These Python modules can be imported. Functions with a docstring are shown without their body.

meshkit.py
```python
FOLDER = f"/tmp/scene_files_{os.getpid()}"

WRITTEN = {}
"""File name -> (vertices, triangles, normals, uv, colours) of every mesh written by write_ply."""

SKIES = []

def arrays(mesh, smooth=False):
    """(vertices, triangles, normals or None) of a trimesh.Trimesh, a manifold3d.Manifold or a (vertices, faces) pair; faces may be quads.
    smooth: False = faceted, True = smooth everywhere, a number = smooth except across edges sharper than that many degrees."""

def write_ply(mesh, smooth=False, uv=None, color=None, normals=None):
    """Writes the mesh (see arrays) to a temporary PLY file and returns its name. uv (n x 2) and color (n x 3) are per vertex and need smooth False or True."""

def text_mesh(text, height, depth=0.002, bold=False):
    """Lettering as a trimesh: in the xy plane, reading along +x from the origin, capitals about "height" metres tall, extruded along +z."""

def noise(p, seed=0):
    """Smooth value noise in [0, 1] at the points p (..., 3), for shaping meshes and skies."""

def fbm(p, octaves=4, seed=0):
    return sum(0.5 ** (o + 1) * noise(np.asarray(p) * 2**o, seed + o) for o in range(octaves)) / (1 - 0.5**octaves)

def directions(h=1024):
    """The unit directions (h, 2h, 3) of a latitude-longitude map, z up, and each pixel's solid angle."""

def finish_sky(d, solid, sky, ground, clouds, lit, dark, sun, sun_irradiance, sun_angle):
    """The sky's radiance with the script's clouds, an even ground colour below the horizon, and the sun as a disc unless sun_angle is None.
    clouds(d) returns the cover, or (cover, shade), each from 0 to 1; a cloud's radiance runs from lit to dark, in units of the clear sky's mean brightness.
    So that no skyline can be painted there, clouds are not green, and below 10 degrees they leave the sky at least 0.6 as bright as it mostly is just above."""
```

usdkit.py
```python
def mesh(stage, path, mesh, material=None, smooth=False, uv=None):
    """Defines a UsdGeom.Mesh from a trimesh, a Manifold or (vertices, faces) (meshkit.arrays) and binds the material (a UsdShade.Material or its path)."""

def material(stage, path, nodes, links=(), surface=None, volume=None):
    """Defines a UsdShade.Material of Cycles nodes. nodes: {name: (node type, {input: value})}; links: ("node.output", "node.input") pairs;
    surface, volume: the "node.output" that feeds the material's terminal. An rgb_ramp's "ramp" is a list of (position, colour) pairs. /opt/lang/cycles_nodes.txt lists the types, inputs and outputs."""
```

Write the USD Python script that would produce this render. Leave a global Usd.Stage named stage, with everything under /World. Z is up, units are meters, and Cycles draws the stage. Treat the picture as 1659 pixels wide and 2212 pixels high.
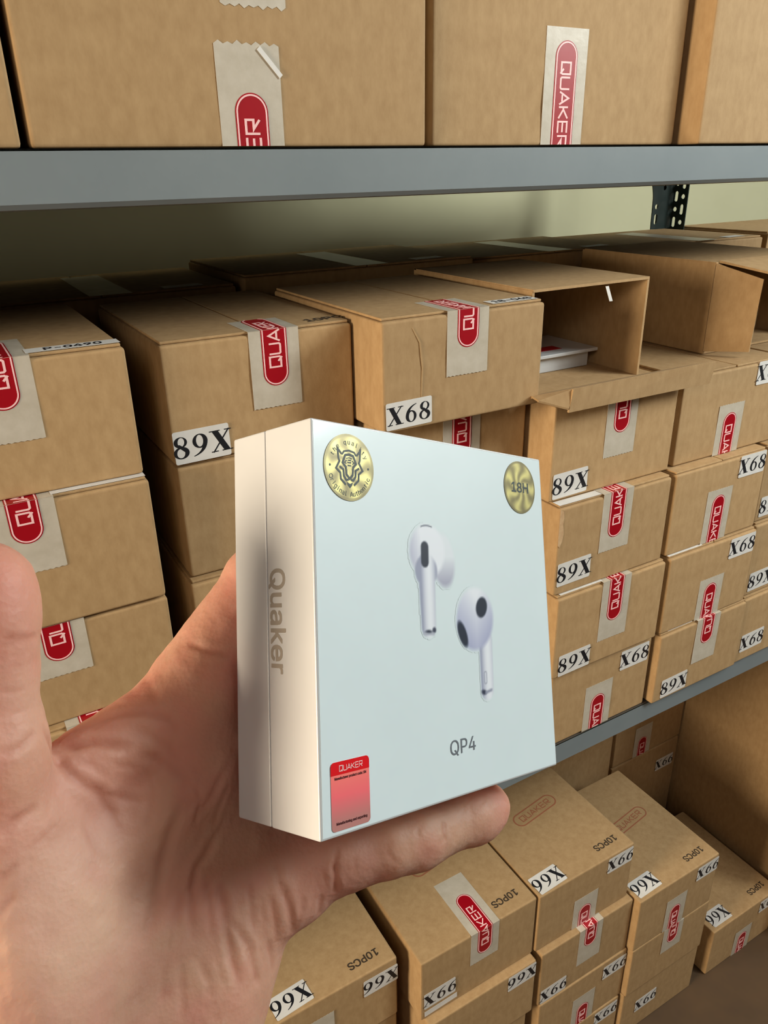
import math, numpy as np, trimesh, usdkit, meshkit
from pxr import Usd, UsdGeom, UsdLux, Gf, Sdf, Vt
from shapely import affinity
from shapely.geometry import Polygon, LineString, Point, box as sbox, MultiPolygon
from shapely.ops import unary_union

stage = Usd.Stage.CreateInMemory()
UsdGeom.SetStageUpAxis(stage, 'Z'); UsdGeom.SetStageMetersPerUnit(stage, 1.0)
UsdGeom.Xform.Define(stage, '/World')
U = 0.6            # metres in one layout module (the shelf's depth)
EYE = 1.47         # height of the camera above the floor

# ---------------------------------------------------------------- camera
CAM = np.array([[0.86280654, -0.50523114, -0.0175035], [0.22134278, 0.34641553, 0.91159402], [-0.4545022, -0.79040355, 0.41071885]])
cam = UsdGeom.Camera.Define(stage, '/World/camera')
cam.CreateHorizontalApertureAttr(24.0); cam.CreateVerticalApertureAttr(32.0)
cam.CreateFocalLengthAttr(24.0 * 1660.0 / 1659.0)
cam.CreateClippingRangeAttr(Gf.Vec2f(0.01, 100))
cam.AddTransformOp().Set(Gf.Matrix4d(*[float(v) for r in (list(CAM[0]) + [0], list(CAM[1]) + [0], list(CAM[2]) + [0], [0, 0, EYE, 1]) for v in r]))
cam.CreateExposureAttr(EXPOSURE := 0.0)

# ---------------------------------------------------------------- lights: ceiling lamps of the stock room
def lamp(name, at, to, w, h, power, color):
    l = UsdLux.RectLight.Define(stage, '/World/' + name)
    l.CreateWidthAttr(w); l.CreateHeightAttr(h); l.CreateIntensityAttr(power); l.CreateColorAttr(Gf.Vec3f(*color)); l.CreateNormalizeAttr(False)
    a, b = np.array(at, float), np.array(to, float)
    z = (a - b) / np.linalg.norm(a - b); x = np.cross([0, 1, 0.01], z); x /= np.linalg.norm(x); y = np.cross(z, x)
    l.AddTransformOp().Set(Gf.Matrix4d(*[float(v) for r in (list(x) + [0], list(y) + [0], list(z) + [0], list(a) + [1]) for v in r]))
lamp('ceiling_lamp', (2.2, -0.75, 2.6), (0.5, 0.9, 2.2), 1.2, 0.5, 39.5, (0.95, 1.0, 0.95))
lamp('ceiling_lamp_001', (1.35, -0.25, 2.3), (0.5, 0.6, 1.9), 1.0, 0.4, 12.5, (0.95, 1.0, 0.95))
lamp('ceiling_lamp_002', (-1.0, -1.10, 2.6), (0.2, 0.8, 1.8), 1.2, 0.6, 7.5, (1.0, 0.88, 0.76))
lamp('ceiling_lamp_003', (2.9, 0.05, 2.2), (0.9, 0.5, 1.2), 0.6, 0.4, 13.0, (1.0, 1.0, 0.92))
lamp('wall_lamp', (-2.4, 0.22, 1.6), (0.3, 0.40, 1.0), 0.9, 0.9, 50.0, (1.0, 0.83, 0.60))

# ---------------------------------------------------------------- helpers
used = {}
def numbered(parent, name):
    k = (parent, name); n = used.get(k, 0); used[k] = n + 1
    return f'{parent}/{name}' + (f'_{n:03d}' if n else '')
def setd(p, label=None, cat=None, group=None, kind=None):
    for k, v in (('label', label), ('category', cat), ('group', group), ('kind', kind)):
        if v: p.SetCustomDataByKey(k, v)
def thing(name, label, cat, mat=None, group=None, kind=None):
    x = UsdGeom.Xform.Define(stage, numbered('/World', name)); p = x.GetPrim()
    if mat is not None: x.AddTransformOp().Set(Gf.Matrix4d(*[float(v) for v in np.asarray(mat).T.ravel()]))
    setd(p, label, cat, group, kind); return str(p.GetPath())
def part(parent, name, mesh, m, smooth=30, label=None, cd=None):
    path = numbered(parent, name)
    g = usdkit.mesh(stage, path, mesh, M[m], smooth=False if cd is not None else smooth)
    if cd is not None: UsdGeom.PrimvarsAPI(g).CreatePrimvar('Cd', Sdf.ValueTypeNames.Color3fArray, 'vertex').Set(Vt.Vec3fArray.FromNumpy(np.asarray(cd, np.float32)))
    if label: g.GetPrim().SetCustomDataByKey('label', label)
    return path
def matrix(at, yaw=0, R=None):
    m = np.eye(4); c, s = math.cos(yaw), math.sin(yaw)
    m[:3, :3] = [[c, -s, 0], [s, c, 0], [0, 0, 1]] if R is None else R
    m[:3, 3] = at; return m
def W(x, y, z): return np.array([x * U, y * U, EYE + z * U])
def cat(ms): return trimesh.util.concatenate(ms)
def bx(x0, x1, y0, y1, z0, z1, r=0.0):
    if r:
        return rbox(x1 - x0, y1 - y0, z1 - z0, r, 1e9).apply_translation((x0, y0, z0))
    b = trimesh.creation.box((x1 - x0, y1 - y0, z1 - z0)); b.apply_translation(((x0 + x1) / 2, (y0 + y1) / 2, (z0 + z1) / 2)); return b
def rbox(w, d, h, r, step=0.04):
    dims = np.array([w, d, h]); g = []
    for L in dims:
        n = max(1, int(round((L - 2 * r) / step)))
        g.append(np.concatenate([[0, r * .3], np.linspace(r, L - r, n + 1), [L - r * .3, L]]))
    V, F = [], []
    for a in range(3):
        u, v = (a + 1) % 3, (a + 2) % 3
        for side in (0, 1):
            A, B = np.meshgrid(g[u], g[v], indexing='ij'); nu, nv = A.shape
            P = np.zeros((nu * nv, 3)); P[:, u] = A.ravel(); P[:, v] = B.ravel(); P[:, a] = dims[a] * side
            i = np.arange(nu * nv).reshape(nu, nv)
            q = np.stack([i[:-1, :-1], i[1:, :-1], i[1:, 1:], i[:-1, 1:]], -1).reshape(-1, 4)
            if not side: q = q[:, ::-1]
            o = sum(len(x) for x in V); V.append(P); F.append(q + o)
    V = np.vstack(V); F = np.vstack(F)
    q = np.clip(V, r, dims - r); dlt = V - q; n = np.linalg.norm(dlt, axis=1, keepdims=True)
    V = q + r * dlt / np.maximum(n, 1e-9)
    m = trimesh.Trimesh(V, np.vstack([F[:, [0, 1, 2]], F[:, [0, 2, 3]]]), process=False); m.merge_vertices(digits_vertex=7); return m
def polys(g):
    if g.is_empty: return []
    return [p for p in getattr(g, 'geoms', [g]) if p.geom_type == 'Polygon' and p.area > 1e-10]
def flat(shape, t=0.0002):
    ms = [trimesh.creation.extrude_polygon(p, t, engine='earcut') for p in polys(shape)]
    return cat(ms) if ms else None
def onface(mesh, face, dims, off=0.0):
    """face coordinates (u, v, n) to the carton's own axes: front = facing -y, top = facing +z, left = facing -x"""
    if mesh is None: return None
    v = np.array(mesh.vertices); u, w, n = v[:, 0], v[:, 1], v[:, 2] + off
    if face == 'front': p = np.stack([u, -n, w], 1)
    elif face == 'top': p = np.stack([u, w, dims[2] + n], 1)
    else: p = np.stack([-n, dims[1] - u, w], 1)
    return trimesh.Trimesh(p, mesh.faces, process=False)

# ---------------------------------------------------------------- materials
M = {}
def srgb(r, g, b):
    f = lambda c: (c / 255 / 12.92) if c / 255 <= 0.04045 else ((c / 255 + 0.055) / 1.055) ** 2.4
    return (f(r), f(g), f(b))
def plain(name, col, rough=0.6, **k):
    M[name] = usdkit.material(stage, '/World/Looks/' + name, {'p': ('principled_bsdf', {'base_color': col, 'roughness': rough, **k})}, surface='p.BSDF')
def noisy(name, c1, c2, scale, rough=0.8, detail=5, bump=0.0, bscale=300, rnd=0.0, stretch=(1, 1, 1), pr={}, lo=.3, hi=.7):
    n = {'tc': ('texture_coordinate', {}), 'mp': ('mapping', {'scale': stretch}), 'n': ('noise_texture', {'scale': scale, 'detail': detail, 'roughness': 0.6}),
         'r': ('rgb_ramp', {'ramp': [(lo, c1), (hi, c2)]}), 'p': ('principled_bsdf', {'roughness': rough, **pr}),
         'b': ('noise_texture', {'scale': bscale, 'detail': 3}), 'bm': ('bump', {'strength': bump, 'distance': 0.0006})}
    l = [('tc.object', 'mp.vector'), ('mp.vector', 'n.vector'), ('n.fac', 'r.fac'), ('tc.object', 'b.vector'), ('b.fac', 'bm.height')]
    if bump: l.append(('bm.normal', 'p.normal'))
    if rnd:
        n.update({'oi': ('object_info', {}), 'mr': ('map_range', {'from_min': 0, 'from_max': 1, 'to_min': 1 - rnd, 'to_max': 1 + rnd}), 'cm': ('combine_color', {}), 'mx': ('mix_color', {'blend_type': 'multiply', 'fac': 1.0})})
        l += [('oi.random', 'mr.value'), ('mr.result', 'cm.r'), ('mr.result', 'cm.g'), ('mr.result', 'cm.b'), ('r.color', 'mx.a'), ('cm.color', 'mx.b'), ('mx.result', 'p.base_color')]
    else: l.append(('r.color', 'p.base_color'))
    M[name] = usdkit.material(stage, '/World/Looks/' + name, n, l, surface='p.BSDF')
noisy('kraft', srgb(155, 123, 83), srgb(174, 143, 102), 110, 0.82, detail=8, bump=0.12, bscale=420, rnd=0.06, stretch=(1, 1, .5), lo=.25, hi=.75)
noisy('kraft_inside', srgb(150, 119, 80), srgb(162, 130, 90), 14, 0.85, bump=0.1)
noisy('tape', srgb(176, 166, 150), srgb(190, 181, 167), 60, 0.4, bump=0.25, bscale=160)
noisy('torn_board', srgb(178, 142, 104), srgb(196, 164, 126), 120, 0.9)
plain('logo_red', srgb(152, 4, 22), 0.35)
plain('logo_white', srgb(236, 190, 190), 0.4)
noisy('paper', srgb(202, 199, 195), srgb(212, 209, 206), 40, 0.6)
plain('ink', (0.006, 0.006, 0.009), 0.5)
plain('stamp_ink', srgb(52, 38, 22), 0.8)
plain('red_stamp', srgb(150, 90, 62), 0.8)
noisy('shelf_paint', srgb(112, 121, 126), srgb(120, 128, 132), 9, 0.42, bump=0.04, bscale=500)
noisy('deck_board', srgb(62, 54, 46), srgb(74, 65, 56), 20, 0.8)
plain('post_paint', srgb(28, 42, 40), 0.4)
noisy('wall_paint', srgb(186, 183, 150), srgb(193, 190, 158), 3, 0.85)
noisy('room_paint', srgb(58, 55, 50), srgb(62, 59, 54), 3, 0.9)
noisy('floor_paint', srgb(66, 47, 26), srgb(84, 61, 35), 6, 0.7, bump=0.05)
noisy('box_white', srgb(180, 181, 183), srgb(186, 187, 189), 30, 0.42, bump=0.05, bscale=90, pr={'coat_weight': 0.35, 'coat_roughness': 0.12})
noisy('box_front', srgb(206, 219, 224), srgb(210, 223, 228), 25, 0.42, bump=0.05, bscale=70, pr={'coat_weight': 0.35, 'coat_roughness': 0.12})
plain('grey_ink', srgb(98, 104, 112), 0.5)
plain('silver_ink', srgb(158, 150, 140), 0.35, metallic=0.35)
plain('emblem_ink', srgb(28, 46, 48), 0.5)
plain('sticker_red', srgb(214, 16, 26), 0.35)
plain('sticker_ink', srgb(70, 18, 24), 0.5)
plain('nail', srgb(226, 178, 160), 0.3)
def cdmat(name, rough, **k):
    M[name] = usdkit.material(stage, '/World/Looks/' + name, {'a': ('attribute', {'attribute': 'Cd'}), 'p': ('principled_bsdf', {'roughness': rough, **k})}, [('a.color', 'p.base_color')], surface='p.BSDF')
cdmat('picture_print', 0.42, coat_weight=0.35, coat_roughness=0.12)
cdmat('gold_foil', 0.38, metallic=0.45)
cdmat('hologram', 0.35)
M['skin'] = usdkit.material(stage, '/World/Looks/skin', {
    'a': ('attribute', {'attribute': 'Cd'}), 'tc': ('texture_coordinate', {}),
    'n': ('noise_texture', {'scale': 55, 'detail': 4}), 'r': ('rgb_ramp', {'ramp': [(.3, (.93, .88, .88)), (.7, (1.05, 1.05, 1.03))]}), 'mx': ('mix_color', {'blend_type': 'multiply', 'fac': 1.0}),
    'v': ('voronoi_texture', {'scale': 900, 'feature': 'f1'}), 'n2': ('noise_texture', {'scale': 260, 'detail': 4}),
    'b1': ('bump', {'strength': .16, 'distance': .0004}), 'b2': ('bump', {'strength': .28, 'distance': .0008}),
    'p': ('principled_bsdf', {'roughness': .56, 'subsurface_weight': .35, 'subsurface_scale': .004, 'subsurface_radius': (1, .35, .2), 'specular_ior_level': .35})},
    [('tc.object', 'n.vector'), ('n.fac', 'r.fac'), ('a.color', 'mx.a'), ('r.color', 'mx.b'), ('mx.result', 'p.base_color'), ('tc.object', 'v.vector'), ('tc.object', 'n2.vector'),
     ('v.distance', 'b1.height'), ('n2.fac', 'b2.height'), ('b1.normal', 'b2.normal'), ('b2.normal', 'p.normal')], surface='p.BSDF')

# ---------------------------------------------------------------- lettering
def strokes(lines, w, cap=2): return unary_union([LineString(l).buffer(w / 2, cap_style=cap, join_style=2) for l in lines])
LOGO = {'Q': [[(0, 0), (0, 1), (1, 1), (1, .12), (.9, 0), (0, 0)], [(.55, .25), (.98, -.1)]], 'U': [[(0, 1), (0, .1), (.1, 0), (.9, 0), (1, .1), (1, 1)]],
        'A': [[(-.05, 0), (.5, .98), (1.05, 0)], [(.2, .28), (.8, .28)]], 'K': [[(0, 0), (0, 1)], [(1, 1), (.2, .5), (1, 0)], [(0, .5), (.3, .5)]],
        'E': [[(1, 1), (0, 1), (0, 0), (1, 0)], [(0, .5), (.95, .5)]], 'R': [[(0, 0), (0, 1), (1, 1), (1, .45), (.35, .45), (1, 0)]]}
def logo_text(word, h, adv, wr=.85, stroke=.17):
    """the squared logo lettering, reading along +x from 0, centred on y = 0"""
    out = []
    for i, c in enumerate(word):
        g = strokes(LOGO[c], stroke); out.append(affinity.translate(affinity.scale(g, h * wr, h, origin=(0, 0)), i * adv + .1 * adv, -h / 2))
    return unary_union(out)
def ell(cx, cy, rx, ry, a=0): return affinity.rotate(affinity.scale(Point(cx, cy).buffer(1, 24), rx, ry), a)
def bez(p0, p1, p2, n=14):
    t = np.linspace(0, 1, n)[:, None]; return ((1 - t) ** 2 * np.array(p0) + 2 * t * (1 - t) * np.array(p1) + t * t * np.array(p2)).tolist()
def serif(c):
    if c == '8': return unary_union([ell(.46, .755, .33, .25).difference(ell(.49, .765, .165, .205, -12)), ell(.46, .27, .39, .28).difference(ell(.43, .255, .2, .215, -12)), Polygon([(.2, .66), (.4, .66), (.78, .4), (.62, .3)])])
    if c == '6':
        return unary_union([ell(.46, .32, .38, .33).difference(ell(.48, .31, .18, .275)), Polygon(bez((.84, 1.0), (.1, .86), (.08, .3)) + bez((.3, .36), (.34, .82), (.85, .965)))])
    if c == '9': return affinity.rotate(serif('6'), 180, origin=(.46, .495))
    return unary_union([Polygon([(.1, 1), (.42, 1), (1.0, 0), (.68, 0)]), LineString([(.98, .99), (.12, .01)]).buffer(.032), sbox(-.02, .955, .54, 1), sbox(.56, 0, 1.12, .045), sbox(.76, .955, 1.12, 1), sbox(0, 0, .36, .045)])
def serif_text(t, h):
    x, out = 0, []
    for c in t:
        out.append(affinity.translate(serif(c), x, 0)); x += 1.2 if c == 'X' else .98
    g = affinity.translate(unary_union(out), -(x - .08) / 2, -.5); return affinity.scale(g, h * .9, h, origin=(0, 0))
def sans(text, h, bold=False):
    """lettering of the default face as a flat shape: outlines taken from the helper's mesh"""
    m = meshkit.text_mesh(text, h, 0.0002, bold); return m

# ---------------------------------------------------------------- the setting
def structure(name, mesh, m, smooth=False):
    g = usdkit.mesh(stage, numbered('/World', name), mesh, M[m], smooth=smooth); g.GetPrim().SetCustomDataByKey('kind', 'structure'); return g
XA, XB, YA, YB, HC = -2.6, 4.2, -1.7, 1.47, 2.68
structure('floor', bx(XA - .1, XB + .1, YA - .1, YB + .1, -.1, 0), 'floor_paint')
structure('ceiling', bx(XA - .1, XB + .1, YA - .1, YB + .1, HC, HC + .1), 'room_paint')
structure('wall_back', bx(XA - .1, XB + .1, YB, YB + .1, 0, HC), 'wall_paint')
structure('wall_front', bx(XA - .1, XB + .1, YA - .1, YA, 0, HC), 'room_paint')
structure('wall_left', cat([bx(XA - .1, XA, YA, YB, 0, HC), bx(-.76, -.61, .60, YB, 0, HC)]), 'room_paint')   # with the pier the shelving stands against
structure('wall_right', bx(XB, XB + .1, YA, YB, 0, HC), 'room_paint')

# ---------------------------------------------------------------- the slotted-angle shelving unit
SX0, SX1, SY0, SY1 = -.95 * U, 2.34 * U, 1.0 * U, 2.0 * U
unit = thing('shelving_unit', 'grey painted metal shelving unit with slotted dark posts, carrying the rows of cartons', 'shelf')
def shelf(ztop):
    z, t, lip = EYE + ztop * U, .0015, .034
    r = [(0, 0), (0, -lip), (.003, -lip - .0035), (.010, -lip - .0045), (.010, -lip - .003), (.0042, -lip - .0022), (.0016, -lip + .0005), (.0016, -t), ]
    body = bx(SX0, SX1, SY0, SY1, z - t, z)
    edge = trimesh.creation.extrude_polygon(Polygon(r), SX1 - SX0, engine='earcut'); v = np.array(edge.vertices)
    fe = trimesh.Trimesh(np.stack([SX0 + v[:, 2], SY0 + v[:, 0], z + v[:, 1]], 1), edge.faces, process=False); fe.fix_normals()
    rb = [(x, y - (.018 if y < -.02 else 0)) for x, y in r]; edge = trimesh.creation.extrude_polygon(Polygon(rb), SX1 - SX0, engine='earcut'); v = np.array(edge.vertices)
    be = trimesh.Trimesh(np.stack([SX0 + v[:, 2], SY1 - v[:, 0], z + v[:, 1]], 1), edge.faces, process=False); be.fix_normals()
    part(unit, 'shelf_panel', body, 'deck_board', False); part(unit, 'shelf_edge', fe, 'shelf_paint', 40); part(unit, 'shelf_edge', be, 'shelf_paint', 40)
ZT, ZM = .024, -1.208
shelf(ZT); shelf(ZM)
def post(px, py, sx, sy):
    Wd, H, t = .042, 2.0, .002
    def flange(flip):
        g = sbox(0, 0, Wd, H); holes = []
        for k in range(int(H / .05)):
            z = .02 + k * .05
            a, b = (.013, .030) if not flip else (.030, .013)
            holes.append(LineString([(a, z), (a, z + .012)]).buffer(.0042)); holes.append(Point(b, z + .006).buffer(.0047))
            holes.append(LineString([(b, z + .025), (b, z + .037)]).buffer(.0042)); holes.append(Point(a, z + .031).buffer(.0047))
        return g.difference(unary_union(holes))
    a = trimesh.creation.extrude_polygon(flange(0), t, engine='earcut'); v = np.array(a.vertices)
    A = trimesh.Trimesh(np.stack([px + sx * v[:, 0], py + sy * v[:, 2], v[:, 1]], 1), a.faces, process=False); A.fix_normals()
    b = trimesh.creation.extrude_polygon(flange(1), t, engine='earcut'); v = np.array(b.vertices)
    B = trimesh.Trimesh(np.stack([px + sx * v[:, 2], py + sy * v[:, 0], v[:, 1]], 1), b.faces, process=False); B.fix_normals()
    p = part(unit, 'post', cat([A, B]), 'post_paint', False)
    return p
for px, sx in ((SX0 - .002, 1), (SX1 + .002, -1)):
    for py, sy in ((SY0 - .003, 1), (SY1 + .003, -1)): post(px, py, sx, sy)
for ztop in (ZT, ZM):
    for px, sx in ((SX0, 1), (SX1, -1)):
        z = EYE + ztop * U - .036
        g = Polygon([(0, 0), (.085, 0)] + bez((.085, 0), (.066, -.012), (.060, -.05)) + [(.058, -.11), (0, -.11)]).difference(unary_union([Point(x, y).buffer(.0048) for x, y in ((.048, -.066), (.03, -.03))] + [LineString([(.047, -.085), (.047, -.096)]).buffer(.0045)]))
        e = trimesh.creation.extrude_polygon(g, .002, engine='earcut'); v = np.array(e.vertices)
        m = trimesh.Trimesh(np.stack([px + sx * v[:, 0], SY1 - .0015 - v[:, 2], z + v[:, 1]], 1), e.faces, process=False); m.fix_normals()
        part(unit, 'corner_bracket', m, 'post_paint', False)

# ---------------------------------------------------------------- cartons
def jag(w, y, seed, a=.0006, n=22):
    rg = np.random.default_rng(seed); return [(x, y + (a if i % 2 else -a * .4) * rg.uniform(.4, 1.2)) for i, x in enumerate(np.linspace(-w / 2, w / 2, n))]
def decorate(path, dims, items, seed):
    """items, in carton coordinates (metres): tapes, paper labels, printed marks"""
    w, d, h = dims
    for k, it in enumerate(items):
        kind = it[0]
        if kind == 'tape':
            # ('tape', edge, centre, length on the front, pill end on the front, length on the top, way the lettering reads, free end jagged, tilt)
            _, edge, s0, lf, pe, lt, tilt = it
            tw, pw = .050, .0255
            strip = Polygon(jag(tw, lf, seed * 31 + k) + [(tw / 2, -lt), (-tw / 2, -lt)])
            L = .112
            core = affinity.translate(sbox(-pw / 2, -L + pw / 2, pw / 2, -pw / 2).buffer(0), 0, pe) if pe is not None else None
            shapes = [(strip, 'tape', 'tape', .0)]
            if pe is not None:
                body = LineString([(0, pe - pw / 2), (0, pe - L + pw / 2)]).buffer(pw / 2, 16)
                ring = body.buffer(-.0009).difference(body.buffer(-.0021))
                word = logo_text('QUAKER', .0112, .0123)
                word = affinity.translate(affinity.rotate(word, -90, origin=(0, 0)), 0, pe - .0165)   # Q nearest the pill's end on the front
                shapes += [(body.intersection(strip), 'logo', 'logo_red', .0003), (unary_union([ring, word]).intersection(strip), 'logo_lettering', 'logo_white', .0005)]
            root = None
            for g, nm, mt, off in shapes:
                g = affinity.rotate(g, tilt, origin=(0, 0)); ms = []
                for half in (0, 1):
                    gg = g.intersection(sbox(-1, 0, 1, 1) if half == 0 else sbox(-1, -1, 1, 0))
                    m = flat(gg)
                    if m is None: continue
                    v = np.array(m.vertices); s, l, n = v[:, 0], v[:, 1], v[:, 2] + off
                    if edge == 'top':      # l runs down the front, -l runs back over the top
                        p = np.stack([s0 - s, -n, h - l], 1) if half == 0 else np.stack([s0 - s, -l - .0004, h + n], 1)
                    else:                  # the carton stands on its other end
                        p = np.stack([s0 + s, -n, l], 1) if half == 0 else np.stack([s0 + s, -l, -n], 1)
                    f = m.faces
                    mm = trimesh.Trimesh(p, f, process=False); mm.fix_normals(); ms.append(mm)
                if edge == 'bottom': ms = ms[:1]
                q = part(path if root is None else root, nm, cat(ms), mt, False)
                root = root or q
        elif kind == 'tapeplain':
            _, face, pts, = it
            part(path, 'tape', onface(flat(Polygon(pts)), face, dims, .0), 'tape', False)
        elif kind == 'label':
            # ('label', face, text, u centre, v centre, width, height, angle)
            _, face, text, u, v, lw, lh, ang = it
            g = LineString([(-lw / 2 + .002, 0), (lw / 2 - .002, 0)]).buffer(.002).union(sbox(-lw / 2 + .002, -lh / 2 + .002, lw / 2 - .002, lh / 2 - .002).buffer(.002))
            T = lambda q: affinity.translate(affinity.rotate(q, ang, origin=(0, 0)), u, v)
            lp = part(path, 'paper_label', onface(flat(T(g)), face, dims, .0004), 'paper', False)
            if text: part(lp, 'label_lettering', onface(flat(T(serif_text(text, lh * .66)), .0001), face, dims, .0006), 'ink', False)
        elif kind == 'print':
            _, face, text, u, v, hh, ang = it
            m = sans(text, hh, True); m.apply_translation((-m.bounds[1][0] / 2, -hh / 2, 0)); m.apply_transform(matrix((u, v, 0), math.radians(ang)))
            part(path, 'printed_lettering', onface(m, face, dims, .0001), 'stamp_ink', False)
        elif kind == 'strip':
            _, face, text, u, v, lw, lh, ang = it
            T = lambda q: affinity.translate(affinity.rotate(q, ang, origin=(0, 0)), u, v)
            lp = part(path, 'paper_label', onface(flat(T(sbox(-lw / 2, -lh / 2, lw / 2, lh / 2))), face, dims, .0004), 'paper', False)
            if text:
                m = sans(text, lh * .55, True); m.apply_translation((-m.bounds[1][0] / 2, -lh * .28, 0)); m.apply_transform(matrix((u, v, 0), math.radians(ang)))
                part(lp, 'label_lettering', onface(m, face, dims, .0006), 'ink', False)
        elif kind == 'stamp':
            _, face, u, v, ang = it
            body = LineString([(-.034, 0), (.034, 0)]).buffer(.013, 12); ring = body.difference(body.buffer(-.0022))
            word = affinity.translate(logo_text('QUAKER', .010, .0118), -.0345, 0)
            g = affinity.translate(affinity.rotate(unary_union([ring, word]), ang, origin=(0, 0)), u, v)
            part(path, 'printed_stamp', onface(flat(g, .0001), face, dims, .0001), 'red_stamp', False)
        elif kind == 'torn':
            _, face, pts = it
            part(path, 'torn_patch', onface(flat(Polygon(pts)), face, dims, .0), 'torn_board', False)
        elif kind == 'crease':
            _, face, pts = it
            part(path, 'crease', onface(flat(LineString(pts).buffer(.0007)), face, dims, -.0001), 'kraft', False)
def carton(label, x, y, z, w, d, h, items=(), yaw=0.0, group=None, flaps='y', seed=0, name='carton', top=True):
    """x, y, z: front left bottom corner in modules; w, d, h in modules; items use metres"""
    dims = (w * U - .0012, d * U, h * U - .0006); W_, D_, H_ = dims
    t = thing(name, label, 'carton', matrix(W(x, y, z) + np.array([.0006, 0, .0003]), yaw), group)
    ft = .003
    b = rbox(W_, D_, H_ - (ft if top else 0), .0032, .03)
    v = np.array(b.vertices); q = v * 9 + seed * 7.3
    dent = (meshkit.fbm(q, 3, seed) - .5)
    win = np.clip(np.minimum(np.minimum(v[:, 0], W_ - v[:, 0]), np.minimum(v[:, 2], H_ - v[:, 2])) / .03, 0, 1)
    v[:, 1] += np.where(v[:, 1] < .001, win * np.abs(dent) * .004, 0)
    v[:, 0] += (meshkit.noise(v * 6, seed + 3) - .5) * .0016 * np.clip(v[:, 2] / H_, 0, 1) * 0
    b = trimesh.Trimesh(v, b.faces, process=False)
    part(t, 'body', b, 'kraft', 35)
    if top:
        rg = np.random.default_rng(seed + 11); g = .0008
        if flaps == 'y':
            c = W_ / 2 + rg.uniform(-.002, .002)
            ps = [(.0022, c - g), (c + g, W_ - .0022)]
            for a, e in ps:
                fl = rbox(e - a, D_ - .007, ft - .0003, .0009, .2); fl.apply_translation((a, .0036 + rg.uniform(-.0006, .001), H_ - ft + .0002)); part(t, 'flap', fl, 'kraft', 35)
        else:
            c = D_ / 2
            for a, e in ((.0022, c - g), (c + g, D_ - .0022)):
                fl = rbox(W_ - .007, e - a, ft - .0003, .0009, .2); fl.apply_translation((.0036, a, H_ - ft + .0002)); part(t, 'flap', fl, 'kraft', 35)
    decorate(t, dims, items, seed)
    return t
cm = lambda u: u * U
LW, LH = .0535, .0315
G1 = 'large cartons on the top shelf'
carton('large plain carton cut by the left edge of the photo, on the top shelf', -.402, 1.03, ZT, .535, .5, .8, [], seed=1, group=G1)
carton('large carton on the top shelf whose tape has a folded corner at its torn end', .141, 1.03, ZT, .534, .5, .8,
       [], seed=2, group=G1)
carton('top-shelf carton with the full red band down its tape, right of the torn-tape carton', .690, 1.04, ZT, .512, .5, .8,
       [], seed=3, group=G1)
carton('top-shelf carton jutting forward with its left side lit, at the right photo edge', 1.217, 1.0, ZT, .53, .5, .8, [], seed=4, group=G1)
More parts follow.
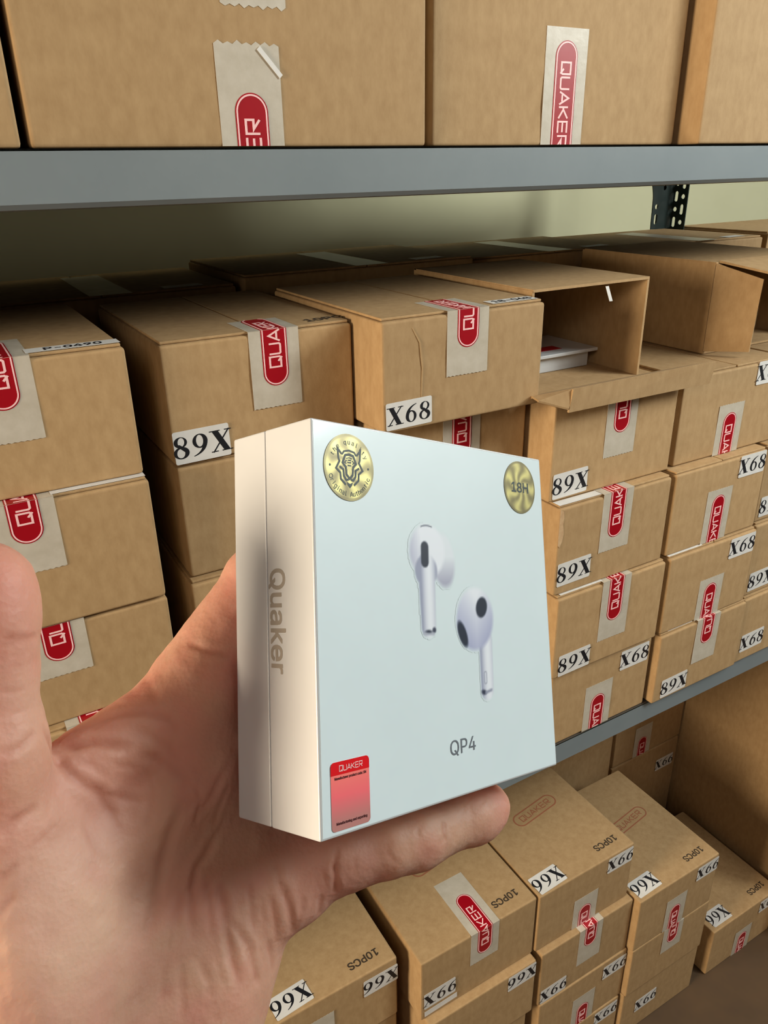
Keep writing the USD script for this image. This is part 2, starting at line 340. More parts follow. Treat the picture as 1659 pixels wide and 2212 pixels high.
def tape_free(path, dims, s0, l0, l1, pill, seed, up, jt=True, jb=False):
    """a tape on the front face from height l0 to l1, with the logo band between pill[0] and pill[1]; up: the lettering reads upwards"""
    tw, pw = .051, .0265
    a = [(x + s0, y) for x, y in jag(tw, l1, seed, .0018, 15)] if jt else [(s0 - tw / 2, l1), (s0 + tw / 2, l1)]
    b = [(x + s0, y) for x, y in jag(tw, l0, seed + 5, -.0018, 15)] if jb else [(s0 - tw / 2, l0), (s0 + tw / 2, l0)]
    strip = Polygon(a + b[::-1])
    q = part(path, 'tape', onface(flat(strip), 'front', dims, .0), 'tape', False)
    if pill:
        p0, p1 = pill
        body = LineString([(s0, p0 + pw / 2), (s0, p1 - pw / 2)]).buffer(pw / 2, 16)
        ring = body.buffer(-.0009).difference(body.buffer(-.0021)); word = logo_text('QUAKER', .0112, .0123)
        word = affinity.translate(affinity.rotate(word, 90, origin=(0, 0)), s0, p0 + .0175) if up else affinity.translate(affinity.rotate(word, -90, origin=(0, 0)), s0, p1 - .0165)
        clip = sbox(-1, max(l0, 0), 2, l1)
        part(q, 'logo', onface(flat(body.intersection(clip)), 'front', dims, .0003), 'logo_red', False)
        part(q, 'logo_lettering', onface(flat(unary_union([ring, word]).intersection(clip)), 'front', dims, .0005), 'logo_white', False)
    return q
D2 = (.534 * U - .0012, .5 * U, .8 * U)
p = '/World/carton_001'
q = tape_free(p, D2, cm(.409 - .141), .001, cm(.115), (cm(.062) - .108, cm(.062)), 21, True)
m = bx(-.0125, .0125, 0, .0006, -.0017, .0017); m.apply_transform(trimesh.transformations.rotation_matrix(math.radians(47), (0, 1, 0))); m.apply_translation((cm(.438 - .141), -.0012, cm(.116) - .012))
part(q, 'folded_corner', m, 'paper', False)
tape_free(p, D2, cm(.422 - .141), cm(.155), .8 * U - .004, None, 22, True, False, True)
D3 = (.512 * U - .0012, .5 * U, .8 * U)
tape_free('/World/carton_002', D3, cm(.938 - .690), .001, cm(.163), (-.012, cm(.146)), 23, False, False)

# --- middle shelf, front rows: columns counted from the left
GM = 'small cartons stacked on the middle shelf'
def mid(label, x, y, z0, z1, items, w=.336, d=.42, seed=0, yaw=0.0): return carton(label, x, y, z0, w, d, z1 - z0, items, seed=seed, group=GM, yaw=yaw)
h5 = [-1.205, -1.0, -.786, -.612, -.41, -.217]
tp = lambda c, lf=.13, pe=.095, lt=.06, tilt=0: ('tape', 'top', cm(c), cm(lf), cm(pe), lt, tilt)
tb = lambda c, lf=.13, pe=.095, tilt=0: ('tape', 'bottom', cm(c), cm(lf), cm(pe), 0, tilt)
l_low = lambda off=.0, dx=.004, t='89X': ('label', 'front', t, cm(dx) + LW / 2, cm(off) + LH / 2, LW, LH, 1)
def l_up(w, h, off=.002, dx=.006, t='X68'): return ('label', 'front', t, cm(w - dx) - LW / 2, cm(h - off) - LH / 2, LW, LH, 0)
xa = -.111
mid('top carton of the leftmost stack, with a printed paper strip on its top edge', xa, 1.10, h5[4], h5[5], [tp(.170, .113, .068, .075), ('strip', 'top', 'P-0490', cm(.27), .0145, .0735, .016, 0)], seed=31)
mid('second carton from the top in the leftmost stack, red tape end beside the thumb', xa + .002, 1.085, h5[3], h5[4], [tp(.160, .108, .062), ('strip', 'top', '', cm(.265), .0095, .079, .012, 0)], seed=32)
mid('third carton from the top in the leftmost stack, half hidden by the thumb', xa + .004, 1.09, h5[2], h5[3], [tp(.165, .088, .062)], seed=33)
mid('fourth carton from the top in the leftmost stack, only a sliver above the thumb web', xa + .004, 1.075, h5[1], h5[2], [tp(.19, .11, .05), ], seed=34)
mid('bottom carton of the leftmost stack, hidden behind the hand', xa, 1.09, h5[0], h5[1], [], seed=35)
xb = .274
hb = [-1.205, -1.005, -.81, -.613, -.4155, -.226]
mid('top carton of the second stack, with an upside-down paper label at its lower left', xb, 1.12, hb[4], hb[5], [tp(.178, .122, .088, .055), l_low(.001, .002), ('print', 'top', '10PCS', cm(.29), .022, .012, 4)], w=.317, seed=41)
mid('second carton from the top in the second stack, left of the white box', xb + .002, 1.12, hb[3], hb[4], [], seed=42)
mid('third carton from the top in the second stack, above the index finger', xb - .004, 1.105, hb[2], hb[3], [tp(.16)], seed=43)
mid('fourth carton from the top in the second stack, hidden behind the hand', xb, 1.12, hb[1], hb[2], [], seed=44)
mid('bottom carton of the second stack, hidden behind the hand', xb, 1.12, hb[0], hb[1], [], seed=45)
xc = .593
hc = [-1.205, -1.0, -.795, -.597, -.399, -.213]
mid('carton standing forward with an upright paper label at its lower left, above the white box', xc, 1.03, hc[4], hc[5], [tp(.164, .107, .062, .06), ('label', 'front', 'X68', cm(.005) + .0265, cm(.006) + .0135, .053, .0275, 1), ('strip', 'top', '18-068', cm(.27), .0145, .058, .017, 0), ('crease', 'front', [(.034, .099), (.042, .085), (.045, .06), (.044, .032)])], w=.329, seed=51)
mid('carton behind the top edge of the white box, shaded by the labelled carton above it', xc + .016, 1.09, hc[3], hc[4], [tp(.184, .12, .095)], w=.337, seed=52)
mid('third carton down behind the white box', xc + .01, 1.07, hc[2], hc[3], [], seed=53)
mid('fourth carton down behind the white box', xc + .01, 1.07, hc[1], hc[2], [], seed=54)
mid('bottom carton of the stack behind the white box', xc + .01, 1.07, hc[0], hc[1], [], seed=55)
hd = [-1.205, -1.008, -.805, -.605, -.405]
mid('carton under the open flap, top labelled carton of the stack right of the white box', .957, 1.025, hd[3], hd[4], [tp(.177, .133, .085), l_low(.006, .008)], w=.337, seed=61)
mid('second labelled carton down right of the white box, with a torn left corner', .966, 1.0, hd[2], hd[3], [tp(.157, .131, .103, .05), l_low(.021, .006), ('strip', 'top', '', cm(.058), .009, .066, .012, 0), ('torn', 'front', [(.0005, .116), (.006, .113), (.0075, .104), (.0062, .096), (.0085, .085), (.007, .074), (.0035, .066), (.0005, .07)])], w=.315, seed=62)
mid('third labelled carton down right of the white box, tape folded over its top edge', .972, .99, hd[1], hd[2], [tp(.166, .148, .104, .05), l_low(.004, .016), ('strip', 'top', '', cm(.07), .010, .07, .012, 0)], w=.318, seed=63)
mid('bottom carton right of the white box, on the shelf edge, label at its upper right', .984, 1.0, hd[0], hd[1], [tb(.148, .123, .092), l_up(.309, .197, .012, .012)], w=.309, seed=64)
mid('carton right of the folded-out flap, its label cut by the photo edge', 1.312, 1.03, hd[3], hd[4], [tb(.168, .115, .095), l_up(.336, .2, .002, .010)], seed=71)
mid('carton directly below the one right of the flap, upright label near the photo edge', 1.293, 1.0, hd[2], hd[3], [tb(.155, .13, .115), l_up(.308, .2, .004, .010)], w=.308, seed=72)
mid('second stack from the right, third carton down, white paper strip on top', 1.302, .99, hd[1], hd[2], [tb(.158, .108, .092, 0), l_up(.300, .2, .006, .006), ('strip', 'top', '', cm(.055), .010, .066, .012, 0)], w=.302, seed=73)
mid('bottom carton of the second stack from the right, jutting forward over the shelf edge', 1.304, .985, hd[0], hd[1], [tp(.166, .125, .075, .05), l_low(.008, .026), ('strip', 'top', '', cm(.07), .008, .05, .008, 0)], w=.31, seed=74)
for i, (z0, z1, lab) in enumerate(((hd[3], hd[4], 'topmost'), (hd[2], hd[3], 'second'), (hd[1], hd[2], 'third'), (hd[0], hd[1], 'lowest'))):
    mid(f'{lab} carton at the right photo edge on the middle shelf', 1.65 if i == 0 else 1.612, 1.02 - .01 * i, z0, z1, [l_low(.012, .012)] if i < 3 else [l_low(.03, .015, 'X68')], seed=81 + i)

# --- the open cartons lying on top
def panel(a, b, c, t=.003):
    """a sheet of board from corner a along b and c (vectors)"""
    a, b, c = (np.array(q, float) for q in (a, b, c)); n = np.cross(b, c); n = n / np.linalg.norm(n) * t
    v = np.array([a + i * b + j * c + k * n for i in (0, 1) for j in (0, 1) for k in (0, 1)])
    return trimesh.convex.convex_hull(v)
t = thing('open_carton', 'open carton with a small white box inside and a wide flap folded out', 'carton', None, 'open cartons on the middle shelf')
x0, x1, y0, y1, z0, z1 = .934, 1.226, 1.078, 1.47, -.404, -.205
Pm = lambda x, y, z: W(x, y, z)
Vm = lambda x, y, z: np.array([x, y, z]) * U
part(t, 'body', cat([panel(Pm(x0, y0, z0), Vm(x1 - x0, 0, 0), Vm(0, y1 - y0, 0)), panel(Pm(x0, y1, z0), Vm(x1 - x0, 0, 0), Vm(0, 0, z1 - z0)),
                     panel(Pm(x0 - .0012, y0 + .0008, z0 + .0012), Vm(0, y1 - y0, 0), Vm(0, 0, z1 - z0 - .0035)), panel(Pm(x1 - .004, y0 + .0008, z0 + .0012), Vm(.012, y1 - y0, 0), Vm(0, 0, z1 - z0 - .0035)),
                     panel(Pm(x0, y0, z1 - .005), Vm(x1 - x0, 0, 0), Vm(0, y1 - y0, 0))]), 'kraft', False)
v = np.array([Pm(.936, 1.076, -.403), Pm(1.30, 1.076, -.403), Pm(1.335, .985, -.372), Pm(.958, .985, -.372), Pm(.90, 1.027, -.386)]); up = np.array([0, 0, .003])
part(t, 'flap', trimesh.convex.convex_hull(np.vstack([v, v + up])), 'kraft', False)
v = np.array([Pm(.955, .984, -.367), Pm(1.335, .984, -.367), Pm(1.330, .988, -.412), Pm(.950, .986, -.409)]); up = np.array([0, -.0025, 0])
part(t, 'folded_lip', trimesh.convex.convex_hull(np.vstack([v, v + up])), 'kraft', False)
v = np.array([Pm(.884, .99, -.381), Pm(.949, .982, -.404), Pm(.964, .985, -.3695), Pm(.90, 1.027, -.384)]); up = np.array([0, -.0005, .002])
part(t, 'flap', trimesh.convex.convex_hull(np.vstack([v, v + up])), 'kraft', False)
part(t, 'tape_scrap', panel(Pm(1.105, 1.074, -.213), Vm(.010, -.004, -.028), Vm(.008, 0, 0), .0004), 'paper', False)
wb = thing('small_box', 'small white box with a red mark lying inside the open carton', 'box', None)
part(wb, 'box_body', bx(*(1.02 * U, 1.198 * U, 1.195 * U, 1.33 * U, EYE - .3985 * U, EYE - .366 * U), .001), 'box_white', False)
part(wb, 'lid', bx(*(1.01 * U, 1.212 * U, 1.182 * U, 1.34 * U, EYE - .366 * U, EYE - .359 * U), .0008), 'box_white', False)
part(wb, 'logo', bx(*(1.06 * U, 1.14 * U, 1.215 * U, 1.245 * U, EYE - .359 * U, EYE - .3585 * U)), 'logo_red', False)
t = thing('open_carton', 'open carton pushed back at the right, with a side flap turned towards the viewer', 'carton', None, 'open cartons on the middle shelf')
x0, x1, y0, y1, z0, z1 = 1.503, 1.84, 1.143, 1.55, -.404, -.204
part(t, 'body', cat([panel(Pm(x0, y0, z0), Vm(x1 - x0, 0, 0), Vm(0, y1 - y0, 0)), panel(Pm(x0, y1, z0), Vm(x1 - x0, 0, 0), Vm(0, 0, z1 - z0)),
                     panel(Pm(x0 - .0012, y0 + .0008, z0 + .0012), Vm(0, y1 - y0, 0), Vm(0, 0, z1 - z0 - .0035)), panel(Pm(x1 - .004, y0 + .0008, z0 + .0012), Vm(0, y1 - y0, 0), Vm(0, 0, z1 - z0 - .0035)),
                     panel(Pm(x0, y0, z1 - .005), Vm(x1 - x0, 0, 0), Vm(0, y1 - y0, 0))]), 'kraft', False)
v = np.array([Pm(x0, y0, -.398), Pm(x0, y0, -.206), Pm(1.560, 1.062, -.236), Pm(1.552, 1.062, -.391)]); up = np.array([.0028, .001, 0])
part(t, 'side_flap', trimesh.convex.convex_hull(np.vstack([v, v + up])), 'kraft', False)
v = np.array([Pm(x0 + .01, y0, -.2055), Pm(x1, y0, -.2055), Pm(x1, .95, -.232), Pm(x0 + .045, .95, -.232)]); up = np.array([0, 0, .0028])
part(t, 'top_flap', trimesh.convex.convex_hull(np.vstack([v, v + up])), 'kraft', False)

# --- middle shelf, back row in the dark
GB = 'big cartons of the back row on the middle shelf'
for i, (xx, ww, zz, yy, lb) in enumerate(((-.50, .52, -.225, 1.60, 'behind the leftmost stack'), (.03, .55, -.222, 1.62, 'behind the gap between the two left stacks'), (.59, .6, -.205, 1.60, 'behind the carton standing forward'),
                                      (1.20, .55, -.213, 1.62, 'behind the two open cartons'), (1.76, .55, -.218, 1.60, 'in front of the slotted post at the right'))):
    carton(f'big dark back-row carton {lb}', xx, yy, -1.205, ww, 2.0 - yy - .008, zz + 1.205, [('tapeplain', 'top', [(ww * U * .45, .0), (ww * U * .45 + .05, .0), (ww * U * .45 + .05, .2), (ww * U * .45, .2)]), ('strip', 'top', '', ww * U * .8, .02, .05, .02, 3)], seed=101 + i, group=GB)

# --- the floor: rows under the middle shelf
GF = 'small cartons stacked on the floor'
ZF = [-2.45, -2.25, -2.05, -1.85, -1.65]
def flo(label, x, y, lev, items, w=.329, d=.40, seed=0, yaw=0.0): return carton(label, x, y, ZF[lev - 1], w, d, .2, items, seed=seed, group=GF, yaw=yaw, top=False)
toplab = lambda dx, dy, a: ('label', 'top', '99X', cm(dx) + LW / 2, cm(dy) + LH / 2, LW, LH, a)
pcs = lambda dx, dy=.04: ('print', 'top', '10PCS', cm(dx), cm(dy), .0105, 182)
flo('floor carton at the bottom of the photo beside the wrist, two paper labels on it', .272, 1.022, 4, [toplab(.032, .008, 4), pcs(.258, .035), l_up(.329, .2, .022, .002, '99X'), tb(.12, .14, .11)], seed=201)
flo('floor carton below the little finger, red-banded tape folded over its front edge', .634, .976, 4, [tp(.182, .105, .082, .096, 0), ('label', 'front', 'X66', .032, cm(.2) - .082, LW, LH, 1), pcs(.272, .04), ('stamp', 'top', cm(.19), cm(.23), 8), ('strip', 'front', '', .034, .012, .056, .010, 2)], w=.343, seed=202)
flo('floor carton with a paper label on its top left corner, tallest stack in the middle', .98, .972, 4, [toplab(.008, .006, 3), pcs(.26, .04), ('stamp', 'top', cm(.175), cm(.225), 8), l_up(.327, .2, .008, .004, 'X66'), tb(.166, .105, .07)], w=.33, seed=203)
flo('lower floor carton with a clipped paper label, one step down to the right', 1.322, .935, 3, [('label', 'top', '99X', cm(.055), cm(.038), LW, LH, 2), pcs(.258, .038), ('stamp', 'top', cm(.19), cm(.225), 8), l_up(.329, .2, .010, .004, 'X66'), tb(.162, .125, .09)], seed=204)
flo('lowest floor carton at the right with a torn paper label on its corner', 1.724, .939, 1, [('label', 'top', '99X', cm(.062), cm(.038), LW * .95, LH, 0), pcs(.26, .04), ('tape', 'bottom', cm(.17), cm(.11), cm(.09), 0, 0), l_up(.329, .2, .01, .004, 'X66')], seed=205)
for i, (xx, yy, lev, lb, its) in enumerate(((.274, 1.03, 3, 'second layer of the floor stack at the bottom of the photo', []), (.274, 1.03, 2, 'third layer of the floor stack at the bottom of the photo', []), (.272, 1.03, 1, 'lowest layer of the floor stack at the bottom of the photo', []),
        (.645, .955, 3, 'second layer of the floor stack below the little finger, label at its upper right', [l_up(.329, .2, .004, .004, '99X')]), (.64, .97, 2, 'third layer of the floor stack below the little finger', []), (.64, .97, 1, 'lowest layer of the floor stack below the little finger', []),
        (.990, .955, 3, 'second layer of the tallest middle floor stack, red band folded over its top edge', [tp(.172, .135, .075, .05), ('label', 'front', 'X66', cm(.052), cm(.03), LW, LH, 1)]), (.995, .952, 2, 'third layer of the tallest middle floor stack', [l_up(.329, .2, .018, .004, 'X66'), tb(.17, .12, .08)]), (.99, .95, 1, 'lowest layer of the tallest middle floor stack', [l_up(.329, .2, .01, .01, 'X66')]),
        (1.325, .935, 2, 'middle layer of the stepped floor stack, long tape down its front', [tp(.17, .10, .07)]), (1.325, .94, 1, 'lowest layer of the stepped floor stack', [l_low(.08, .06, 'X66')]))):
    flo(lb, xx, yy, lev, its, seed=210 + i)
GR = 'dark cartons of the back row on the floor'
carton('dark back-row floor carton under the shelf edge, left of the gap', 1.10, 1.42, -1.65, .60, .5, .40, [tape_ for tape_ in [('tape', 'bottom', cm(.50), cm(.14), cm(.10), 0, 0)]], seed=231, group=GR)
carton('dark back-row floor carton with a red band and a faint label in the shadow', 1.722, 1.42, -1.95, .345, .5, .35, [('tape', 'bottom', cm(.14), cm(.13), cm(.08), 0, 0), ('label', 'front', 'X66', cm(.29), cm(.30), LW, LH, 0)], seed=232, group=GR)
carton('tall dark carton standing behind the middle floor stack', .95, 1.42, -2.45, .76, .5, .80, [], seed=233, group=GR)
carton('dark carton carrying the shadowed red-banded one behind the stepped stack', 1.722, 1.42, -2.45, .345, .5, .50, [('label', 'front', 'X66', cm(.28), cm(.40), LW, LH, 0)], seed=234, group=GR)
carton('tall carton whose lit top shows as a bright sliver beside the slotted post', 2.36, 1.62, -2.45, .6, .37, 2.238, [], seed=236)
carton('tall plain carton on the floor at the right photo edge, its side lit orange', 2.08, .86, -2.45, .175, .80, 1.13, [], seed=235, top=True, name='carton')

# ---------------------------------------------------------------- the white box held in the hand
RB = np.array([[.9168, .2406, .3188], [.1865, .4480, -.8744], [-.3531, .8611, .3659]])
u_, s_, v_ = np.linalg.svd(RB); RB = u_ @ v_
BOX = matrix(np.array([.0749, .1654, EYE - .0556]), 0, RB)
mm = .001
box = thing('earbud_box', 'small white retail box with gold and red stickers held up in the hand', 'box', BOX)
BW, BH, BT = .1001, .1, .0328
def lbox(x0, x1, y0, y1, z0, z1, r): return rbox(x1 - x0, y1 - y0, z1 - z0, r, .02).apply_translation((x0, y0, z0))
part(box, 'lid', lbox(0, BW, -BH, 0, -.0186, 0, .0006), 'box_white', 40)
part(box, 'base', lbox(.00005, BW - .00005, -BH + .00005, -.00005, -BT, -.01875, .0006), 'box_white', 40)
def fr(mesh, off): mesh = mesh.copy(); mesh.apply_translation((0, 0, off)); return mesh
part(box, 'front_print', fr(flat(sbox(.0007, -BH + .0007, BW - .0007, -.0007).buffer(0), .00006), 0), 'box_front', False)
# printed picture of two earbuds
def mask(d, e=.00035): return np.clip(.5 - d / (2 * e), 0, 1)
def sd_ell(P, c, r, a=0):
    t = math.radians(a); q = P - np.array(c) * mm; q = np.stack([q[:, 0] * math.cos(t) + q[:, 1] * math.sin(t), -q[:, 0] * math.sin(t) + q[:, 1] * math.cos(t)], 1) / (np.array(r) * mm)
    k = np.linalg.norm(q, axis=1); return (k - 1) * min(r) * mm
def sd_cap(P, a, b, ra, rb=None):
    a, b = np.array(a) * mm, np.array(b) * mm; ba = b - a; h = np.clip((P - a) @ ba / (ba @ ba), 0, 1); rb = ra if rb is None else rb
    return np.linalg.norm(P - a - h[:, None] * ba, axis=1) - (ra + (rb - ra) * h) * mm
lin = lambda c: np.where(np.array(c) <= .04045, np.array(c) / 12.92, ((np.array(c) + .055) / 1.055) ** 2.4)
def picture(P):
    base = np.array([.816, .867, .886]); C = np.tile(base, (len(P), 1)); A = np.zeros(len(P))
    def lay(d, col, e=.00035):
        nonlocal C, A
        m_ = mask(d, e); C = C * (1 - m_[:, None]) + np.asarray(col) * m_[:, None]; A = np.maximum(A, m_)
    def shade(v, lo, hi): v = np.clip(v, 0, 1)[:, None]; return np.array(lo) * (1 - v) + np.array(hi) * v
    x, y = P[:, 0] / mm, P[:, 1] / mm
    lilac, white, dark = (.62, .63, .73), (.875, .89, .925), (.13, .16, .23)
    # the first bud, seen from behind
    lay(sd_ell(P, (47.6, -34.4), (4.9, 7.6), 8), shade((y + 42.5) / 9, (.60, .60, .69), (.845, .87, .90)), .0006)
    lay(sd_ell(P, (41.0, -32.0), (7.3, 7.3)), shade(.25 + (x - 33.5) / 8 + (y + 33) / 40, lilac, white), .0007)
    neck = np.minimum(sd_cap(P, (40.3, -36), (40.4, -52.8), 3.5, 2.9), sd_ell(P, (40.2, -37.5), (4.6, 4.5)))
    lay(neck, shade(1 - np.abs((x - 41.2) / 3.0) ** 2 * .9, (.58, .60, .69), white), .0004)
    lay(sd_cap(P, (39.9, -30.9), (39.8, -35.0), 1.55), dark, .00025)
    lay(np.maximum(np.maximum(np.abs(sd_ell(P, (40.9, -32.0), (7.2, 7.1))) - .00014, (np.abs(x - 40.9) - 2.3) * mm), (-28 - y) * mm), (.2, .22, .3), .00015)
    lay(sd_ell(P, (40.3, -54.2), (1.3, .55), -3), dark, .0003); lay(sd_ell(P, (42.6, -53.8), (.75, .75), 35), (.22, .24, .32), .0003)
    lay(sd_cap(P, (38.3, -54.6), (42.4, -54.9), .35), (.66, .68, .74), .0003)
    # the second bud, seen from the front
    lay(sd_cap(P, (65.4, -58), (65.3, -72.4), 3.1, 2.9), shade(1 - np.abs((x - 66.2) / 3.0) ** 2 * .9, (.60, .62, .71), white), .0004)
    lay(sd_ell(P, (61.0, -51.5), (8.5, 9.0), -14), shade(.5 + (y + 53) / 22 - np.abs(x - 61.5) / 22 + .15, (.58, .60, .74), white), .0007)
    lay(sd_ell(P, (64.2, -48.3), (2.55, 3.1), -28), dark, .0003)
    lay(sd_ell(P, (54.9, -55.6), (1.75, 4.0), 24), dark, .0003)
    lay(sd_ell(P, (63.6, -72.9), (1.2, .7), -15), (.2, .22, .3), .0003); lay(sd_cap(P, (64.5, -73.1), (67.2, -72.6), .4), (.55, .57, .65), .0003)
    lay(np.abs(sd_cap(P, (64.6, -67.6), (64.6, -70.0), .55)) - .0001, (.5, .52, .6), .0002)
    return lin(np.clip(C, 0, 1)), A
st = .0003
gx, gy = np.arange(.031, .073, st), np.arange(-.077, -.021, st)
X, Y = np.meshgrid(gx, gy, indexing='ij'); Pp = np.stack([X.ravel(), Y.ravel()], 1); C, A = picture(Pp)
i = np.arange(Pp.shape[0]).reshape(X.shape); q = np.stack([i[:-1, :-1], i[1:, :-1], i[1:, 1:], i[:-1, 1:]], -1).reshape(-1, 4); q = q[(A[q] > .06).any(1)]
un, inv = np.unique(q, return_inverse=True); q = inv.reshape(-1, 4)
part(box, 'earbud_picture', trimesh.Trimesh(np.column_stack([Pp[un], np.full(len(un), .00012)]), np.vstack([q[:, [0, 1, 2]], q[:, [0, 2, 3]]]), process=False), 'picture_print', cd=C[un])
# product lettering
t_ = sans('QP4', .0036); b = t_.bounds; t_.apply_translation((-b[0][0], -b[0][1], 0)); t_.apply_scale((.0112 / (b[1][0] - b[0][0]), 1.08, .3)); t_.apply_translation((.0473, -.0887, .0001)); part(box, 'model_lettering', t_, 'grey_ink', False)
t_ = sans('Quaker', .0058, True); b = t_.bounds; v = np.array(t_.vertices); k = .0262 / (b[1][0] - b[0][0]); v[:, 0] = (v[:, 0] - b[0][0]) * k
part(box, 'side_lettering', trimesh.Trimesh(np.stack([-v[:, 2] * .2 - .00001, -.0362 - v[:, 0], -.0172 + v[:, 1]], 1), t_.faces, process=False), 'silver_ink', False)
# gold stickers
def disc_mesh(cx, cy, r, z, fn, nr=18, na=96):
    V, Cc = [(cx, cy)], [fn(0, 0)]
    for a in range(1, nr + 1):
        for b_ in range(na): V.append((cx + r * a / nr * math.cos(b_ * 2 * math.pi / na), cy + r * a / nr * math.sin(b_ * 2 * math.pi / na))); Cc.append(fn(a / nr, b_ * 2 * math.pi / na))
    F = [(0, 1 + b_, 1 + (b_ + 1) % na) for b_ in range(na)]
    for a in range(nr - 1):
        for b_ in range(na):
            p0, p1 = 1 + a * na + b_, 1 + a * na + (b_ + 1) % na; F += [(p0, p0 + na, p1 + na), (p0, p1 + na, p1)]
    n0 = len(V); rim = [1 + (nr - 1) * na + b_ for b_ in range(na)]
    V3 = [(*p, z) for p in V] + [(*V[k], z - .00012) for k in rim]; Cc = Cc + [Cc[k] for k in rim]
    F += [q for b_ in range(na) for q in ((rim[b_], n0 + b_, n0 + (b_ + 1) % na), (rim[b_], n0 + (b_ + 1) % na, rim[(b_ + 1) % na]))]
    return trimesh.Trimesh(V3, F, process=False), np.array(Cc)
def gold(seed):
    def fn(r, a):
        k = .5 + .5 * math.sin(7 * a + 2.2 * math.sin(5 * r + seed)) * min(1, r * 2.5); k = .75 * k + .25 * float(meshkit.noise(np.array([[r * 6 * math.cos(a), r * 6 * math.sin(a), seed * 3.1]]))[0])
        if r > .93: k *= .25
        return lin((.45 + .37 * k, .42 + .36 * k, .31 + .20 * k))
    return fn
def arc_text(word, cx, cy, r, a0, a1, h, inward):
    out = []; n = len(word)
    for k, c in enumerate(word):
        if c == ' ': continue
        a = math.radians(a0 + (a1 - a0) * k / (n - 1)); t = meshkit.text_mesh(c, h, .00004); b = t.bounds; t.apply_translation((-(b[0][0] + b[1][0]) / 2, 0, 0))
        t.apply_transform(matrix((cx + r * math.cos(a), cy + r * math.sin(a), 0), a + (math.pi / 2 if inward else -math.pi / 2))); out.append(t)
    return cat(out)
c1 = (12.3 * mm, -11.3 * mm); m, c = disc_mesh(*c1, 8.6 * mm, .00024, gold(1)); g = part(box, 'gold_sticker', m, 'gold_foil', label='round gold sticker with a tiger head emblem', cd=c)
tg = []
def sym(pts, w): tg.append(LineString(pts).buffer(w, join_style=2, cap_style=2)); tg.append(LineString([(-x, y) for x, y in pts]).buffer(w, join_style=2, cap_style=2))
sym([(0, 3.75), (1.7, 3.4), (2.2, 2.75), (2.75, 2.8)], .23); sym([(2.5, 2.7), (3.75, 3.95), (3.5, 1.6), (3.2, .9), (4.35, -.9), (3.0, -1.9), (2.9, -3.4), (1.35, -4.7)], .27)
sym([(0, 2.75), (1.3, 2.5), (2.2, .6), (1.2, -.35), (1.0, -2.2), (.2, -3.0), (-.25, -3.25)], .3); sym([(3.2, -.4), (2.0, -1.05), (1.9, -2.6), (1.1, -3.55), (.35, -3.35)], .27)
sym([(.0, 1.95), (1.0, 1.75)], .12); sym([(0, 1.35), (.55, 1.35)], .16); sym([(0, .75), (.6, .8)], .18); sym([(.9, 1.3), (1.55, .75), (1.0, .45)], .14); sym([(0, .05), (.55, .05)], .16)
tg.append(Polygon([(-1.0, -4.0), (0, -4.45), (1.0, -4.0), (.7, -4.8), (0, -5.5), (-.7, -4.8)]))
m = flat(affinity.translate(affinity.scale(unary_union(tg), .00105, .00105, origin=(0, 0)), c1[0], c1[1] + .0004), .00004); part(g, 'tiger_emblem', fr(m, .00025), 'emblem_ink', False)
part(g, 'sticker_lettering', fr(cat([arc_text('Original Authentic', *c1, 7.5 * mm, 203, 337, .00125, True), arc_text('the quality', *c1, 5.9 * mm, 152, 28, .0012, False)] + [flat(Point(c1[0] + s * 6.6 * mm, c1[1] + .0001).buffer(.0003), .00004) for s in (-1, 1)]), .00025), 'emblem_ink', False)
c2 = (87.2 * mm, -10.6 * mm); m, c = disc_mesh(*c2, 8.5 * mm, .00024, gold(4)); g = part(box, 'gold_sticker', m, 'gold_foil', label='round gold sticker with lettering in its middle', cd=c)
t_ = sans('18H', .0031, True); b = t_.bounds; t_.apply_scale((1.15, 1, .2)); t_.apply_translation((c2[0] - (b[0][0] + b[1][0]) / 2 * 1.15, c2[1] - .0016, .00025)); part(g, 'sticker_lettering', t_, 'emblem_ink', False)
# red hologram sticker (its square code is left out)
def rr(x0, x1, y0, y1, r): return sbox(x0 + r, y0 + r, x1 - r, y1 - r).buffer(r, 8)
full = rr(3.4 * mm, 16.0 * mm, -98.6 * mm, -82.8 * mm, 1.1 * mm)
gx, gy = np.linspace(3.4 * mm, 16 * mm, 22), np.linspace(-98.6 * mm, -82.8 * mm, 28); cells, cc, VV, FF = [], [], [], []
tri = trimesh.creation.triangulate_polygon(full, engine='earcut'); sm = trimesh.Trimesh(np.column_stack([tri[0], np.full(len(tri[0]), .00018)]), tri[1], process=False)
for _ in range(4): sm = sm.subdivide()
ty = (sm.vertices[:, 1] / mm + 98.6) / 15.8
top_, mid_, low_ = np.array([.96, .52, .45]), np.array([.93, .42, .45]), np.array([.70, .48, .46])
colr = np.where(ty[:, None] > .5, mid_ + (top_ - mid_) * ((ty[:, None] - .5) / .5), low_ + (mid_ - low_) * np.clip((ty[:, None] - .1) / .4, 0, 1))
if sm.face_normals[0][2] < 0: sm.invert()
g = part(box, 'hologram_sticker', sm, 'hologram', label='red and salmon hologram sticker', cd=lin(colr))
part(g, 'red_band', fr(flat(full.intersection(sbox(0, -85.8 * mm, 1, 0)), .00004), .0002), 'sticker_red', False)
wd = logo_text('QUAKER', 1.25 * mm, 1.3 * mm, .8, .16); part(g, 'sticker_lettering', fr(flat(affinity.translate(wd, 6.0 * mm, -84.4 * mm), .00004), .00026), 'logo_white', False)
